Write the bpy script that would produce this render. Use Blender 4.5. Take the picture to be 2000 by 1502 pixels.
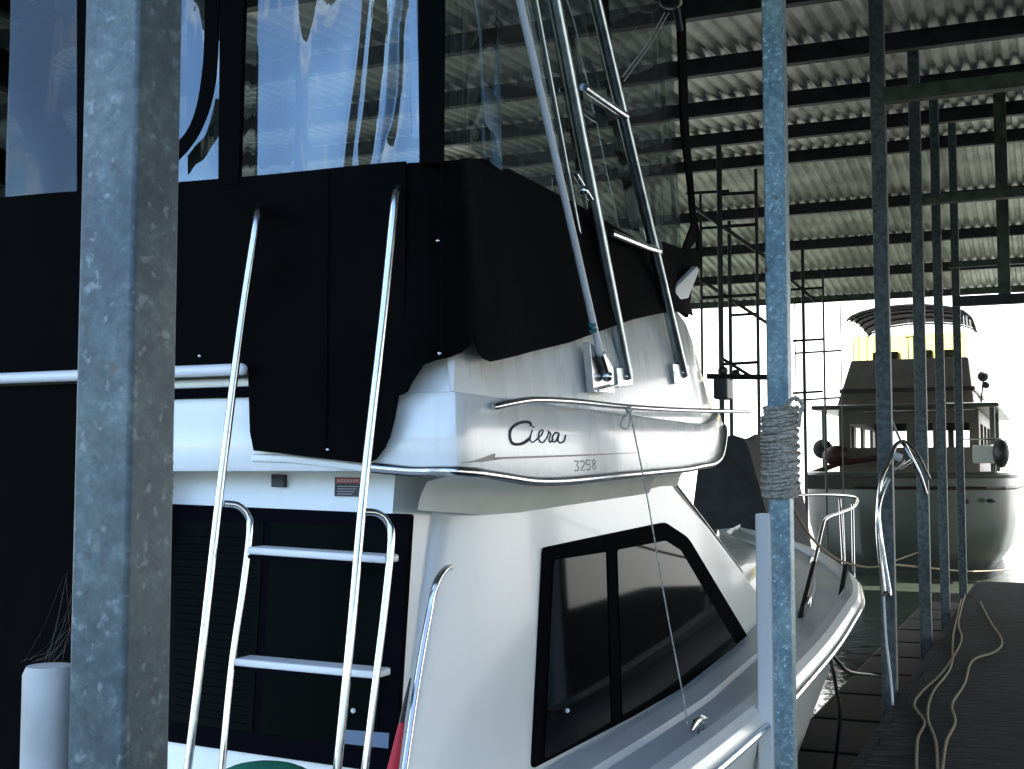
import bpy, bmesh, math, random
from mathutils import Vector, Matrix, noise
random.seed(7)
R=math.radians
sc=bpy.context.scene
for o in list(bpy.data.objects): bpy.data.objects.remove(o)
C=sc.collection
# ---------------------------------------------------------------- camera
FPX=2450.0; PITCH=math.atan(169/2450); CZ=2.1
cam_d=bpy.data.cameras.new('Camera'); cam=bpy.data.objects.new('Camera',cam_d); C.objects.link(cam)
cam_d.sensor_width=36; cam_d.lens=36*FPX/2000; cam_d.clip_start=.05; cam_d.clip_end=6000
cam.location=(0,0,CZ); cam.rotation_euler=(R(90)+PITCH,0,0)
sc.camera=cam
# ---------------------------------------------------------------- world, sun, exposure
A=R(23.2); Fd=Vector((math.sin(A),math.cos(A),0)); Sd=Vector((math.cos(A),-math.sin(A),0))   # boat forward / starboard
SUN_EL=R(48); SUN_AZ=R(38)        # azimuth measured from +Y towards +X
w=bpy.data.worlds.new('World'); sc.world=w; w.use_nodes=True
nt=w.node_tree; nt.nodes.clear(); N=nt.nodes.new; L=nt.links.new
wo=N('ShaderNodeOutputWorld'); bg=N('ShaderNodeBackground'); sky=N('ShaderNodeTexSky')
sky.sky_type='NISHITA'; sky.sun_disc=False; sky.sun_elevation=SUN_EL; sky.sun_rotation=SUN_AZ
sky.air_density=.9; sky.dust_density=.3; sky.ozone_density=3
bg.inputs['Strength'].default_value=.15
tc=N('ShaderNodeTexCoord'); mp=N('ShaderNodeMapping'); mp.inputs['Scale'].default_value=(1,1,2.4)
nz=N('ShaderNodeTexNoise'); nz.inputs['Scale'].default_value=2.3; nz.inputs['Detail'].default_value=7; nz.inputs['Roughness'].default_value=.58
dt=N('ShaderNodeVectorMath'); dt.operation='DOT_PRODUCT'; dt.inputs[1].default_value=(Fd.x,Fd.y,-.15)
ma=N('ShaderNodeMath'); ma.operation='MULTIPLY_ADD'; ma.inputs[1].default_value=.2
mr=N('ShaderNodeMapRange'); mr.inputs[1].default_value=.40; mr.inputs[2].default_value=.58
mx=N('ShaderNodeMixRGB'); mx.inputs['Color2'].default_value=(5.2,5.2,5.1,1)
L(tc.outputs['Generated'],mp.inputs[0]); L(mp.outputs[0],nz.inputs[0]); L(tc.outputs['Generated'],dt.inputs[0])
L(dt.outputs['Value'],ma.inputs[0]); L(nz.outputs[0],ma.inputs[2]); L(ma.outputs[0],mr.inputs[0])
L(mr.outputs[0],mx.inputs[0]); L(sky.outputs[0],mx.inputs[1]); L(mx.outputs[0],bg.inputs[0]); L(bg.outputs[0],wo.inputs[0])
sd=bpy.data.lights.new('sun','SUN'); so=bpy.data.objects.new('sun',sd); C.objects.link(so)
sd.energy=5; sd.angle=R(.5); sd.color=(1,.975,.92)
so.rotation_euler=(R(90)-SUN_EL,0,-SUN_AZ+R(180)) ; so.location=(0,0,60)
sdir=Vector((math.sin(SUN_AZ)*math.cos(SUN_EL),math.cos(SUN_AZ)*math.cos(SUN_EL),math.sin(SUN_EL)))
so.rotation_euler=sdir.to_track_quat('Z','Y').to_euler()
sc.view_settings.view_transform='Standard'; sc.view_settings.look='None'; sc.view_settings.gamma=1
sc.view_settings.exposure=2.45
sc.render.engine='CYCLES'
sc.cycles.max_bounces=8; sc.cycles.transparent_max_bounces=16; sc.cycles.diffuse_bounces=4
# ---------------------------------------------------------------- coordinates
def W(f,l,z): return Fd*f+Sd*l+Vector((0,0,z))
def U(px,py,kind,val):
    """real point on a known surface (plane f, l, z or depth Y = val) seen at that spot of the photo"""
    u=(px-1000)/FPX; v=(751-py)/FPX; ct,st=math.cos(PITCH),math.sin(PITCH)
    d=Vector((u,ct-v*st,st+v*ct))
    q={'f':d.dot(Fd),'l':d.dot(Sd),'z':d.z,'Y':d.y}[kind]
    t=(val-CZ if kind=='z' else val)/q
    return Vector((0,0,CZ))+d*t
# ---------------------------------------------------------------- materials
def mat(name,col,rough=.5,metal=0,var=0,vscale=3,bump=0,bscale=30,coat=0,spec=.5,col2=None,stretch=None,trans=0,alpha=1,thr=(.4,.6),detail=6):
    m=bpy.data.materials.new(name); m.use_nodes=True; n=m.node_tree; b=n.nodes['Principled BSDF']
    c=tuple(col)+(1,)
    b.inputs['Base Color'].default_value=c; b.inputs['Roughness'].default_value=rough; b.inputs['Metallic'].default_value=metal
    b.inputs['Coat Weight'].default_value=coat; b.inputs['Coat Roughness'].default_value=.09
    b.inputs['Specular IOR Level'].default_value=spec
    t=n.nodes.new('ShaderNodeTexCoord'); mpn=n.nodes.new('ShaderNodeMapping'); n.links.new(t.outputs['Object'],mpn.inputs[0])
    if stretch: mpn.inputs['Scale'].default_value=stretch
    if var or col2:
        z=n.nodes.new('ShaderNodeTexNoise'); z.inputs['Scale'].default_value=vscale; z.inputs['Detail'].default_value=detail
        n.links.new(mpn.outputs[0],z.inputs[0])
        r=n.nodes.new('ShaderNodeValToRGB'); r.color_ramp.elements[0].position=thr[0]; r.color_ramp.elements[1].position=thr[1]
        c2=tuple(col2)+(1,) if col2 else tuple(min(1,x*(1+var)) for x in col)+(1,)
        c1=c if col2 else tuple(x*(1-var) for x in col)+(1,)
        r.color_ramp.elements[0].color=c1; r.color_ramp.elements[1].color=c2
        n.links.new(z.outputs[0],r.inputs[0]); n.links.new(r.outputs[0],b.inputs['Base Color'])
        rr=n.nodes.new('ShaderNodeMapRange'); rr.inputs[3].default_value=max(0,rough-.06); rr.inputs[4].default_value=rough+.1
        n.links.new(z.outputs[0],rr.inputs[0]); n.links.new(rr.outputs[0],b.inputs['Roughness'])
    if bump:
        z2=n.nodes.new('ShaderNodeTexNoise'); z2.inputs['Scale'].default_value=bscale; z2.inputs['Detail'].default_value=4
        n.links.new(mpn.outputs[0],z2.inputs[0]); bp=n.nodes.new('ShaderNodeBump'); bp.inputs['Strength'].default_value=bump; bp.inputs['Distance'].default_value=.02
        n.links.new(z2.outputs[0],bp.inputs['Height']); n.links.new(bp.outputs[0],b.inputs['Normal'])
    return m
M={}
M['deck']=mat('satin deck gelcoat',(.80,.81,.79),.45,var=.04,vscale=3)
M['gel']=mat('gelcoat',(.79,.81,.79),.30,var=.016,vscale=3,coat=.35,stretch=(2.5,2.5,.5))
M['gel_bridge']=mat('gelcoat bridge',(.76,.77,.74),.26,var=.022,vscale=3,coat=.45,stretch=(3,3,.5))
M['cream']=mat('cream moulding',(.76,.76,.68),.35,var=.04)
M['canvas']=mat('black marine canvas',(.0018,.0018,.0019),.9,var=.3,vscale=4,bump=.12,bscale=9,spec=.06)
M['strip']=mat('black canvas strip',(.0022,.0022,.0026),.9,spec=.04)
M['steel']=mat('polished stainless',(.55,.56,.57),.18,1,var=.06,vscale=30)
M['arch']=mat('brushed aluminium tube',(.42,.47,.48),.3,1,var=.15,vscale=14)
M['galv']=None
M['darkglass']=mat('tinted window glass',(.003,.0035,.004),.05,spec=.12)
M['frame']=mat('black window frame',(.004,.004,.0055),.85,spec=.02)
M['dullgalv']=mat('dull grey galvanised steel',(.11,.13,.14),.6,.2,var=.3,vscale=25)
M['screen']=mat('dark tinted screen',(.003,.0045,.004),.15,spec=.03)
M['pvc']=mat('white plastic bumper',(.33,.35,.345),.55,var=.16,vscale=7,bump=.05)
M['rope']=mat('weathered rope',(.50,.47,.42),.85,var=.3,vscale=60,bump=.5,bscale=150)
M['tanrope']=mat('tan rope',(.33,.27,.17),.85,var=.3,vscale=60)
M['white']=mat('white plastic',(.75,.76,.76),.35)
M['black']=mat('black plastic',(.015,.015,.016),.45)
M['ink']=mat('dark lettering vinyl',(.03,.035,.05),.4)
M['red']=mat('red cloth',(.45,.02,.04),.6,var=.2)
M['green']=mat('green cloth',(.01,.16,.09),.6,var=.2)
M['steelbeam']=mat('dark painted steel',(.021,.023,.023),.55,var=.35,vscale=5)
M['greybeam']=mat('galvanised beam dull',(.085,.10,.08),.5,.3,var=.3,vscale=6)
M['roof']=mat('galvanised corrugated sheet',(.62,.63,.58),.48,.25,var=.24,vscale=1.3,stretch=(1,1,1))
M['plank']=mat('weathered dock boards',(.034,.041,.041),.9,var=.4,vscale=5,bump=.4,bscale=40,stretch=(1,6,1),spec=.08)
M['cover_black']=mat('black added water cover plastic',(.004,.004,.004),.75,spec=.15,var=.3)
M['tarp']=mat('dark grey tarp',(.035,.036,.042),.85,var=.2,vscale=5,bump=.3,bscale=6)
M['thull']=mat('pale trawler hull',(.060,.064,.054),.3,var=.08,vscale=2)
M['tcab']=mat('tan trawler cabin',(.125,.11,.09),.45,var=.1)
M['maroon']=mat('maroon canvas',(.035,.006,.008),.6)
M['dark']=mat('dark timber rail',(.02,.012,.01),.5)
M['orange']=mat('orange label',(.5,.08,.04),.5)
M['labelwhite']=mat('label print',(.35,.37,.40),.5)
M['teal']=mat('teal tape',(.03,.22,.25),.5)
M['bark']=mat('bark',(.06,.045,.03),.9,var=.3)
M['leaf']=mat('foliage',(.05,.085,.03),.7,var=.5,vscale=.8)
def galv(g,nm):
    m=mat(nm,(.20,.27,.30),.5,.35)
    n=m.node_tree; b=n.nodes['Principled BSDF']; t=n.nodes.new('ShaderNodeTexCoord')
    v=n.nodes.new('ShaderNodeTexVoronoi'); v.inputs['Scale'].default_value=55; v.feature='F1'
    nz=n.nodes.new('ShaderNodeTexNoise'); nz.inputs['Scale'].default_value=34; nz.inputs['Detail'].default_value=9; nz.inputs['Roughness'].default_value=.72; nz.inputs['Distortion'].default_value=.1
    n2=n.nodes.new('ShaderNodeTexNoise'); n2.inputs['Scale'].default_value=5; n2.inputs['Detail'].default_value=6
    n.links.new(t.outputs['Object'],nz.inputs[0]); n.links.new(t.outputs['Object'],n2.inputs[0]); n.links.new(t.outputs['Object'],v.inputs[0])
    r1=n.nodes.new('ShaderNodeValToRGB'); e=r1.color_ramp.elements; e[0].position=.36; e[0].color=(.08*g,.115*g,.13*g,1); e[1].position=.74; e[1].color=(.24*g,.30*g,.32*g,1)
    k=r1.color_ramp.elements.new(.55); k.color=(.12*g,.175*g,.20*g,1)
    r2=n.nodes.new('ShaderNodeValToRGB'); e=r2.color_ramp.elements; e[0].position=.35; e[0].color=(.7,.75,.8,1); e[1].position=.7; e[1].color=(1.25,1.2,1.12,1)
    mm=n.nodes.new('ShaderNodeMixRGB'); mm.blend_type='MULTIPLY'; mm.inputs[0].default_value=1
    n.links.new(nz.outputs[0],r1.inputs[0]); n.links.new(n2.outputs[0],r2.inputs[0]); n.links.new(r1.outputs[0],mm.inputs[1]); n.links.new(r2.outputs[0],mm.inputs[2])
    vr=n.nodes.new('ShaderNodeValToRGB'); vr.color_ramp.elements[0].color=(.85,.85,.85,1); vr.color_ramp.elements[1].color=(1.15,1.15,1.15,1); n.links.new(v.outputs['Color'],vr.inputs[0])
    m3=n.nodes.new('ShaderNodeMixRGB'); m3.blend_type='MULTIPLY'; m3.inputs[0].default_value=1; n.links.new(mm.outputs[0],m3.inputs[1]); n.links.new(vr.outputs[0],m3.inputs[2])
    n5=n.nodes.new('ShaderNodeTexNoise'); n5.inputs['Scale'].default_value=46; n5.inputs['Detail'].default_value=3; n.links.new(t.outputs['Object'],n5.inputs[0])
    r5=n.nodes.new('ShaderNodeMapRange'); r5.inputs[1].default_value=.60; r5.inputs[2].default_value=.72; n.links.new(n5.outputs[0],r5.inputs[0])
    m5=n.nodes.new('ShaderNodeMixRGB'); m5.inputs['Color2'].default_value=(.27*g,.34*g,.37*g,1); n.links.new(r5.outputs[0],m5.inputs[0]); n.links.new(m3.outputs[0],m5.inputs[1])
    n6=n.nodes.new('ShaderNodeTexNoise'); n6.inputs['Scale'].default_value=9; n6.inputs['Detail'].default_value=8; n.links.new(t.outputs['Object'],n6.inputs[0])
    r6=n.nodes.new('ShaderNodeMapRange'); r6.inputs[1].default_value=.70; r6.inputs[2].default_value=.76; n.links.new(n6.outputs[0],r6.inputs[0])
    m6=n.nodes.new('ShaderNodeMixRGB'); m6.inputs['Color2'].default_value=(.10,.06,.04,1); n.links.new(r6.outputs[0],m6.inputs[0]); n.links.new(m5.outputs[0],m6.inputs[1])
    m3=m6
    n.links.new(m3.outputs[0],b.inputs['Base Color'])
    bp=n.nodes.new('ShaderNodeBump'); bp.inputs['Strength'].default_value=.3; bp.inputs['Distance'].default_value=.003; n.links.new(nz.outputs[0],bp.inputs['Height']); n.links.new(bp.outputs[0],b.inputs['Normal'])
    return m
M['galv']=galv(.62,'mottled galvanised steel'); M['galv_lift']=galv(2.3,'mottled galvanised steel lightened against shade')  # second copy lightened in colour because less light reaches that post
def vinyl(name,tint=(.42,.46,.45),k=.22,bs=.03,base=.065,rough=.02,haze=.03):
    m=bpy.data.materials.new(name); m.use_nodes=True; n=m.node_tree; n.nodes.clear()
    o=n.nodes.new('ShaderNodeOutputMaterial'); tr=n.nodes.new('ShaderNodeBsdfTransparent'); gl=n.nodes.new('ShaderNodeBsdfGlossy'); mi=n.nodes.new('ShaderNodeMixShader')
    tr.inputs[0].default_value=tint+(1,); gl.inputs['Roughness'].default_value=rough; gl.inputs['Color'].default_value=(.72,.88,1,1)  # gloss colour tinted blue to deepen the mirrored sky
    lw=n.nodes.new('ShaderNodeFresnel'); lw.inputs[0].default_value=1.5
    a=n.nodes.new('ShaderNodeMath'); a.operation='MULTIPLY_ADD'; a.inputs[1].default_value=1.0+k; a.inputs[2].default_value=base; a.use_clamp=True
    n.links.new(lw.outputs[0],a.inputs[0]); n.links.new(a.outputs[0],mi.inputs[0]); n.links.new(tr.outputs[0],mi.inputs[1]); n.links.new(gl.outputs[0],mi.inputs[2]); n.links.new(mi.outputs[0],o.inputs[0])
    if haze:
        df=n.nodes.new('ShaderNodeBsdfDiffuse'); df.inputs[0].default_value=(.5,.52,.5,1); m2=n.nodes.new('ShaderNodeMixShader'); m2.inputs[0].default_value=haze
        n.links.new(mi.outputs[0],m2.inputs[1]); n.links.new(df.outputs[0],m2.inputs[2]); n.links.new(m2.outputs[0],o.inputs[0])
    t=n.nodes.new('ShaderNodeTexCoord'); mp=n.nodes.new('ShaderNodeMapping'); mp.inputs['Scale'].default_value=(1,1,.35)
    z=n.nodes.new('ShaderNodeTexNoise'); z.inputs['Scale'].default_value=3.2; z.inputs['Detail'].default_value=1.5; z.inputs['Distortion'].default_value=.8
    n.links.new(t.outputs['Object'],mp.inputs[0]); n.links.new(mp.outputs[0],z.inputs[0])
    bp=n.nodes.new('ShaderNodeBump'); bp.inputs['Strength'].default_value=bs; bp.inputs['Distance'].default_value=.12
    n.links.new(z.outputs[0],bp.inputs['Height']); n.links.new(bp.outputs[0],gl.inputs['Normal'])
    return m
M['vinyl']=vinyl('clear vinyl window')
M['vinyl_side']=vinyl('clear side vinyl',tint=(.33,.36,.34),base=.0,k=-.2,bs=.03,haze=.07)
M['yvinyl']=vinyl('yellowed vinyl',tint=(1,.94,.48),k=0,base=0,bs=.1)
def water():
    m=bpy.data.materials.new('harbour water'); m.use_nodes=True; n=m.node_tree; b=n.nodes['Principled BSDF']
    b.inputs['Base Color'].default_value=(.045,.055,.040,1); b.inputs['Roughness'].default_value=.05; b.inputs['IOR'].default_value=1.33
    t=n.nodes.new('ShaderNodeTexCoord'); z=n.nodes.new('ShaderNodeTexNoise'); z.inputs['Scale'].default_value=2.2; z.inputs['Detail'].default_value=5
    n.links.new(t.outputs['Object'],z.inputs[0]); bp=n.nodes.new('ShaderNodeBump'); bp.inputs['Strength'].default_value=.16; bp.inputs['Distance'].default_value=.1
    n.links.new(z.outputs[0],bp.inputs['Height']); n.links.new(bp.outputs[0],b.inputs['Normal'])
    return m
M['water']=water()
for k_ in ('darkglass','frame','screen'): M[k_].node_tree.nodes['Principled BSDF'].inputs['IOR'].default_value=1.22
# ---------------------------------------------------------------- mesh builder
class MB:
    def __init__(s): s.v=[]; s.f=[]
    def quadbox(s,o,a,b,c):          # o corner, edge vectors a b c
        i=len(s.v); o=Vector(o)
        for k in range(8): s.v.append(o+(a if k&1 else Vector())+(b if k&2 else Vector())+(c if k&4 else Vector()))
        for q in ((0,2,3,1),(4,5,7,6),(0,1,5,4),(2,6,7,3),(0,4,6,2),(1,3,7,5)): s.f.append(tuple(i+j for j in q))
        return s
    def box(s,f0,f1,l0,l1,z0,z1): return s.quadbox(W(f0,l0,z0),Fd*(f1-f0),Sd*(l1-l0),Vector((0,0,z1-z0)))
    def tube(s,pts,r,seg=10,closed=False,squash=None):
        pts=[Vector(p) for p in pts]; n=len(pts); rs=r if isinstance(r,(list,tuple)) else [r]*n
        base=len(s.v); prev=None
        for i,p in enumerate(pts):
            if closed: t=(pts[(i+1)%n]-pts[i-1]).normalized()
            else: t=(pts[min(i+1,n-1)]-pts[max(i-1,0)]).normalized()
            if prev is None:
                a=t.cross(Vector((0,0,1)));
                if a.length<.05: a=t.cross(Vector((1,0,0)))
                a.normalize()
            else:
                a=(prev-t*prev.dot(t)).normalized()
            prev=a; b=t.cross(a)
            for k in range(seg):
                an=2*math.pi*k/seg; s.v.append(p+(a*math.cos(an)+b*math.sin(an))*rs[i])
        m=n if closed else n-1
        for i in range(m):
            for k in range(seg):
                a0=base+i*seg+k; a1=base+i*seg+(k+1)%seg; b0=base+((i+1)%n)*seg+k; b1=base+((i+1)%n)*seg+(k+1)%seg
                s.f.append((a0,a1,b1,b0))
        if not closed:
            s.f.append(tuple(base+k for k in range(seg))[::-1]); s.f.append(tuple(base+(n-1)*seg+k for k in range(seg)))
        return s
    def prism(s,poly,vec):
        i=len(s.v); n=len(poly)
        for p in poly: s.v.append(Vector(p))
        for p in poly: s.v.append(Vector(p)+vec)
        s.f.append(tuple(range(i,i+n))); s.f.append(tuple(range(i+n,i+2*n))[::-1])
        for k in range(n): s.f.append((i+k,i+n+k,i+n+(k+1)%n,i+(k+1)%n))
        return s
    def grid(s,rows,closed=False):
        i=len(s.v); n=len(rows[0])
        for r in rows:
            for p in r: s.v.append(Vector(p))
        for a in range(len(rows)-1):
            for k in range(n if closed else n-1):
                k2=(k+1)%n; s.f.append((i+a*n+k,i+a*n+k2,i+(a+1)*n+k2,i+(a+1)*n+k))
        return s
    def slab(s,rows,vec):            # grid with thickness vec
        s.grid(rows); s.grid([[Vector(p)+vec for p in r] for r in rows])
        n=len(rows[0])
        def rim(line): s.grid([line,[Vector(p)+vec for p in line]])
        rim(rows[0]); rim(rows[-1]); rim([r[0] for r in rows]); rim([r[-1] for r in rows]); return s
    def ball(s,c,r,sx=1,sy=1,sz=1,n=10):
        c=Vector(c); rows=[]
        for i in range(n+1):
            th=math.pi*i/n; rows.append([c+Vector((r*sx*math.sin(th)*math.cos(2*math.pi*k/(2*n)),r*sy*math.sin(th)*math.sin(2*math.pi*k/(2*n)),r*sz*math.cos(th))) for k in range(2*n)])
        return s.grid(rows,True)
    def build(s,name,m,parent=None,base=None,smooth=False,bevel=0,seg=2,angle=40):
        off=Vector()
        p=parent
        if parent is not None: off=Vector(parent['_o'])
        elif base is not None: off=Vector(base)
        else:
            xs=[v.x for v in s.v]; ys=[v.y for v in s.v]; zs=[v.z for v in s.v]
            off=Vector(((min(xs)+max(xs))/2,(min(ys)+max(ys))/2,min(zs)))
        me=bpy.data.meshes.new(name); me.from_pydata([v-off for v in s.v],[],s.f); me.update()
        bm=bmesh.new(); bm.from_mesh(me); bmesh.ops.remove_doubles(bm,verts=bm.verts,dist=1e-5); bmesh.ops.recalc_face_normals(bm,faces=bm.faces); bm.to_mesh(me); bm.free()
        me.materials.append(M[m] if isinstance(m,str) else m)
        o=bpy.data.objects.new(name,me); C.objects.link(o)
        if parent is not None: o.parent=parent
        else: o.location=off
        o['_o']=tuple(off)
        if smooth:
            for q in me.polygons: q.use_smooth=True
            if angle:
                md=o.modifiers.new('e','EDGE_SPLIT'); md.split_angle=R(angle)
        if bevel:
            md=o.modifiers.new('b','BEVEL'); md.width=bevel; md.segments=seg; md.limit_method='ANGLE'
            for q in me.polygons: q.use_smooth=True
            md2=o.modifiers.new('n','WEIGHTED_NORMAL')
        return o
def thing(name,label,cat,loc,group=None):
    o=bpy.data.objects.new(name,None); C.objects.link(o); o.location=loc; o['_o']=tuple(loc); o.empty_display_size=.2
    return tag(o,label,cat,group)
def tag(o,label,cat,group=None):
    o['label']=label; o['category']=cat
    if group: o['group']=group
    return o
def struct(o): o['kind']='structure'; return o
def lerp(a,b,t): return a+(b-a)*t
def smooth_path(pts,k=6):
    pts=[Vector(p) for p in pts]; out=[]
    for i in range(len(pts)-1):
        p0=pts[max(i-1,0)];p1=pts[i];p2=pts[i+1];p3=pts[min(i+2,len(pts)-1)]
        for j in range(k):
            t=j/k; out.append(.5*((2*p1)+(p2-p0)*t+(2*p0-5*p1+4*p2-p3)*t*t+(3*p1-p0-3*p2+p3)*t**3))
    out.append(pts[-1]); return out
def interp(tab,x):
    if x<=tab[0][0]: return tab[0][1]
    for (a,b),(c,d) in zip(tab,tab[1:]):
        if x<=c: return b+(d-b)*(x-a)/(c-a)
    return tab[-1][1]
# ================================================================= SETTING
s=MB(); n=60
o=MB().grid([[Vector((x,y,0)) for x in (-1500,-60,60,1500)] for y in (-1500,-60,80,3000)]).build('water','water',base=(0,0,0)); struct(o)
# finger pier the posts stand on (camera stands on it)
b=MB(); f=-3.0
while f<19.5:
    j=random.uniform(-.008,.008); b.box(f,f+.136,-.98+j,2.6,.46+random.uniform(-.003,.003),.5); f+=.143
o=b.build('pier','plank'); struct(o)
o=MB().box(-3,19.5,-1.05,-.985,.22,.49).box(-3,19.5,2.605,2.66,.22,.49).box(-3,19.5,.8,.9,.15,.455).build('pier_stringer','plank'); struct(o)
b=MB(); f=7.75  # invented black blocks, added to darken the pale water beside the pier
while f<19:
    b.box(f,f+1.18,-1.80,-1.06,-.25,.17); f+=1.2
tag(b.build('added_water_cover','cover_black',bevel=.04),'added row of black blocks darkening the water beside the yacht bow, along the pier edge','added water cover')
# boathouse roof: one corrugated gable on purlins
RID=19.2; EAV=28.0; NEAR=.9
def roofz(f):
    return 6.98-.088*(RID-f) if f<RID else 6.98-.115*(f-RID)
pitch_w=.17; L0,L1=-34.0,34.0
roof=thing('boathouse_roof','wide corrugated metal gable roof on dark purlins over the slips','roof',W(RID,-3,7))
rows=[]
prof=[(0,0),(.045,0),(.075,.045),(.125,.045),(.155,0)]
lls=[]
l=L0
while l<L1:
    for a,h in prof: lls.append((l+a,h))
    l+=pitch_w
def sheet(fa,fb,lift=0):
    b=MB(); b.grid([[W(f,l,roofz(f)+h+lift) for l,h in lls] for f in (fa,fb)]); return b
b=MB(); b.grid([[W(f,l,roofz(f)+h) for l,h in lls] for f in (NEAR-.3,RID)]); b.build('roof_sheet','roof',roof)
b=MB(); b.grid([[W(f,l,roofz(f)+h) for l,h in lls] for f in (RID,EAV+.25)]); b.build('roof_sheet','roof',roof)
b=MB(); b.grid([[W(f,l,roofz(f)+h) for l,h in lls if l>6.5] for f in (-17,NEAR-.302)]); b.build('roof_sheet','roof',roof)  # unseen roof wing aft, added to shade the starboard faces
for f in (-1.2,-3.4,-5.6,-7.8,-10,-12.2,-14.4,-16.6): MB().box(f-.05,f+.05,6.5,L1,roofz(f)-.17,roofz(f)-.012).build('purlin','steelbeam',roof)  # purlins of the added shading wing
pf=[]
f=EAV
while f>RID+.3: pf.append(f); f-=2.13
f=RID-.25
while f>NEAR-.1: pf.append(f); f-=2.13
for k,f in enumerate(pf):
    d=.16 if k else .12
    MB().box(f-.05,f+.05,L0,L1,roofz(f)-.03-d,roofz(f)-.012).build('purlin','steelbeam' if k else 'greybeam',roof)
for l in (-19,-11.5,5.6,17,28):
    b=MB()
    for fa,fb in ((NEAR,RID),(RID,EAV)):
        b.prism([W(fa,l,roofz(fa)-.24),W(fb,l,roofz(fb)-.24),W(fb,l,roofz(fb)-.5),W(fa,l,roofz(fa)-.5)],Sd*.12)
    b.build('rafter','steelbeam',roof)
# ================================================================= POSTS
def post(name,fc,lc,h,label,half=.05,ztop=None,m='galv',group='galvanised posts along the pier'):
    zt=ztop or roofz(fc)-.004
    p=thing(name,label,'post',W(fc,lc,-1),group)
    MB().box(fc-h,fc+h,lc-h,lc+h,-1,zt).build('shaft',m,p,bevel=.008,seg=3)
    MB().box(fc-h-.008,fc+h+.008,lc-h-.008,lc+h+.008,-.4,.06).build('water_sleeve','greybeam',p)
    return p
post('galvanised_post',1.44,-1.222,.05,'broad mottled galvanised square post nearest at the left, hiding the canvas')
post('galvanised_post',5.89,-1.16,.05,'galvanised post with rope wound round it, in front of the yacht bow',m='galv_lift')
post('galvanised_post',9.7,-1.13,.053,'galvanised post with a folded stainless ladder hung on it',m='dullgalv')
post('galvanised_post',12.95,-1.16,.055,'first bare post right of the folded ladder, dull grey',m='dullgalv')
post('galvanised_post',15.4,-1.16,.05,'slim bare post, middle of the three before the trawler cabin',m='dullgalv')
post('galvanised_post',17.6,-1.10,.05,'farthest slim post of the pier row, rightmost before the trawler',m='dullgalv')
# white bumpers
def bumper(fc,lc,r,ztop,label):
    pts=[W(fc,lc,-.3),W(fc,lc,ztop-.012),W(fc,lc,ztop)]
    b=MB().tube(pts,[r,r,r*.86],24); return tag(b.build('dock_bumper','pvc',smooth=True),label,'bumper','white bumpers beside posts')
q=U(97,1300,'f',1.42); lq=q.dot(Sd); bumper(1.42,lq,.037,q.z,'round white plastic bumper beside the nearest post, topped by cobweb')
q=U(1493,1003,'f',5.86); MBb=MB().box(5.80,5.90,q.dot(Sd)-.032,q.dot(Sd)+.037,-.3,q.z)
tag(MBb.build('dock_bumper','white',bevel=.008),'flat white plastic bumper strip beside the rope-wound post','bumper','white bumpers beside posts')
# cobweb wisps on bumper
b=MB()
q0=U(97,1290,'f',1.42)
for k in range(14):
    a=q0+Fd*random.uniform(-.03,.03)+Sd*random.uniform(-.035,.03)+Vector((0,0,.0)); t=U(138,1150+random.uniform(-40,130),'f',1.42)+Fd*random.uniform(-.02,.02)
    b.tube([a,(a+t)/2+Vector((0,0,-.012)),t],.00006,3)
tag(b.build('cobweb','rope'),'dusty cobweb between the white bumper and nearest post','cobweb')
# ================================================================= MOTOR YACHT
Y=thing('motor_yacht','large white flybridge motor yacht with black canvas enclosure, in the foreground','yacht',W(6,-2.9,0))
CL=-2.93
def half(f): return interp([(0.6,1.55),(2,1.62),(5,1.68),(8,1.69),(9.2,1.66),(10,1.52),(10.8,1.26),(11.6,.88),(12.3,.42),(12.75,.03)],f)
def sheer(f): return interp([(.6,.95),(3,1.0),(6,1.0),(7.5,1.08),(9.4,1.24),(11,1.36),(12.75,1.5)],f)
fs=[.6+ i*(12.75-.6)/40 for i in range(41)]
def section(f,side):
    h=half(f); z=sheer(f); k=interp([(.6,.93),(5,.92),(8,.80),(10,.55),(11.5,.35),(12.75,.2)],f)
    pr=[(h,z),(h+.02,z-.03),(h+.02,z-.09),(h-.01,z-.11),(lerp(h,h*k,.35),z*.62),(lerp(h,h*k,.8),z*.25),(h*k,.05),(h*k*.8,-.25),(.0,-.5)]
    return [W(f,CL+side*a,zz) for a,zz in pr]
b=MB()
for sd_ in (1,-1): b.grid([section(f,sd_) for f in fs])
# transom
b.f.append(tuple()) if False else None
tr=section(.6,1)+section(.6,-1)[::-1]; i=len(b.v); b.v+=tr; b.f.append(tuple(range(i,i+len(tr))))
b.build('hull','gel',Y,smooth=True,angle=35)
# deck with moulded side deck
dk=[]
for f in fs:
    h=half(f); z=sheer(f)
    off=[(0,0),(-.035,.028),(-.10,.03),(-.125,-.005),(-.30,-.012),(-.315,.012),(-.42,.016),(-.44,-.004),(-.5,-.002)]
    pr=[(max(h+a,0.0),z+c) for a,c in off]
    dk.append([W(f,CL+a,zz) for a,zz in pr]+[W(f,CL,z+.06)]+[W(f,CL-a,zz) for a,zz in pr[::-1]])
# cockpit cut-out aft of the cabin: deck only forward of 3.2
MB().grid([r for f,r in zip(fs,dk) if f>3.2]).build('deck','deck',Y,smooth=True,angle=30)
MB().box(.7,3.3,CL-1.5,CL+1.5,.42,.46).build('cockpit_floor','gel_bridge',Y)
b=MB()
for sd_ in (1,-1): b.box(.62,3.3,CL+sd_*1.5-.06,CL+sd_*1.5+.06,.3,1.0)
b.box(.62,.75,CL-1.5,CL+1.5,.3,1.0); b.build('cockpit_coaming','gel',Y,bevel=.02)
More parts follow.
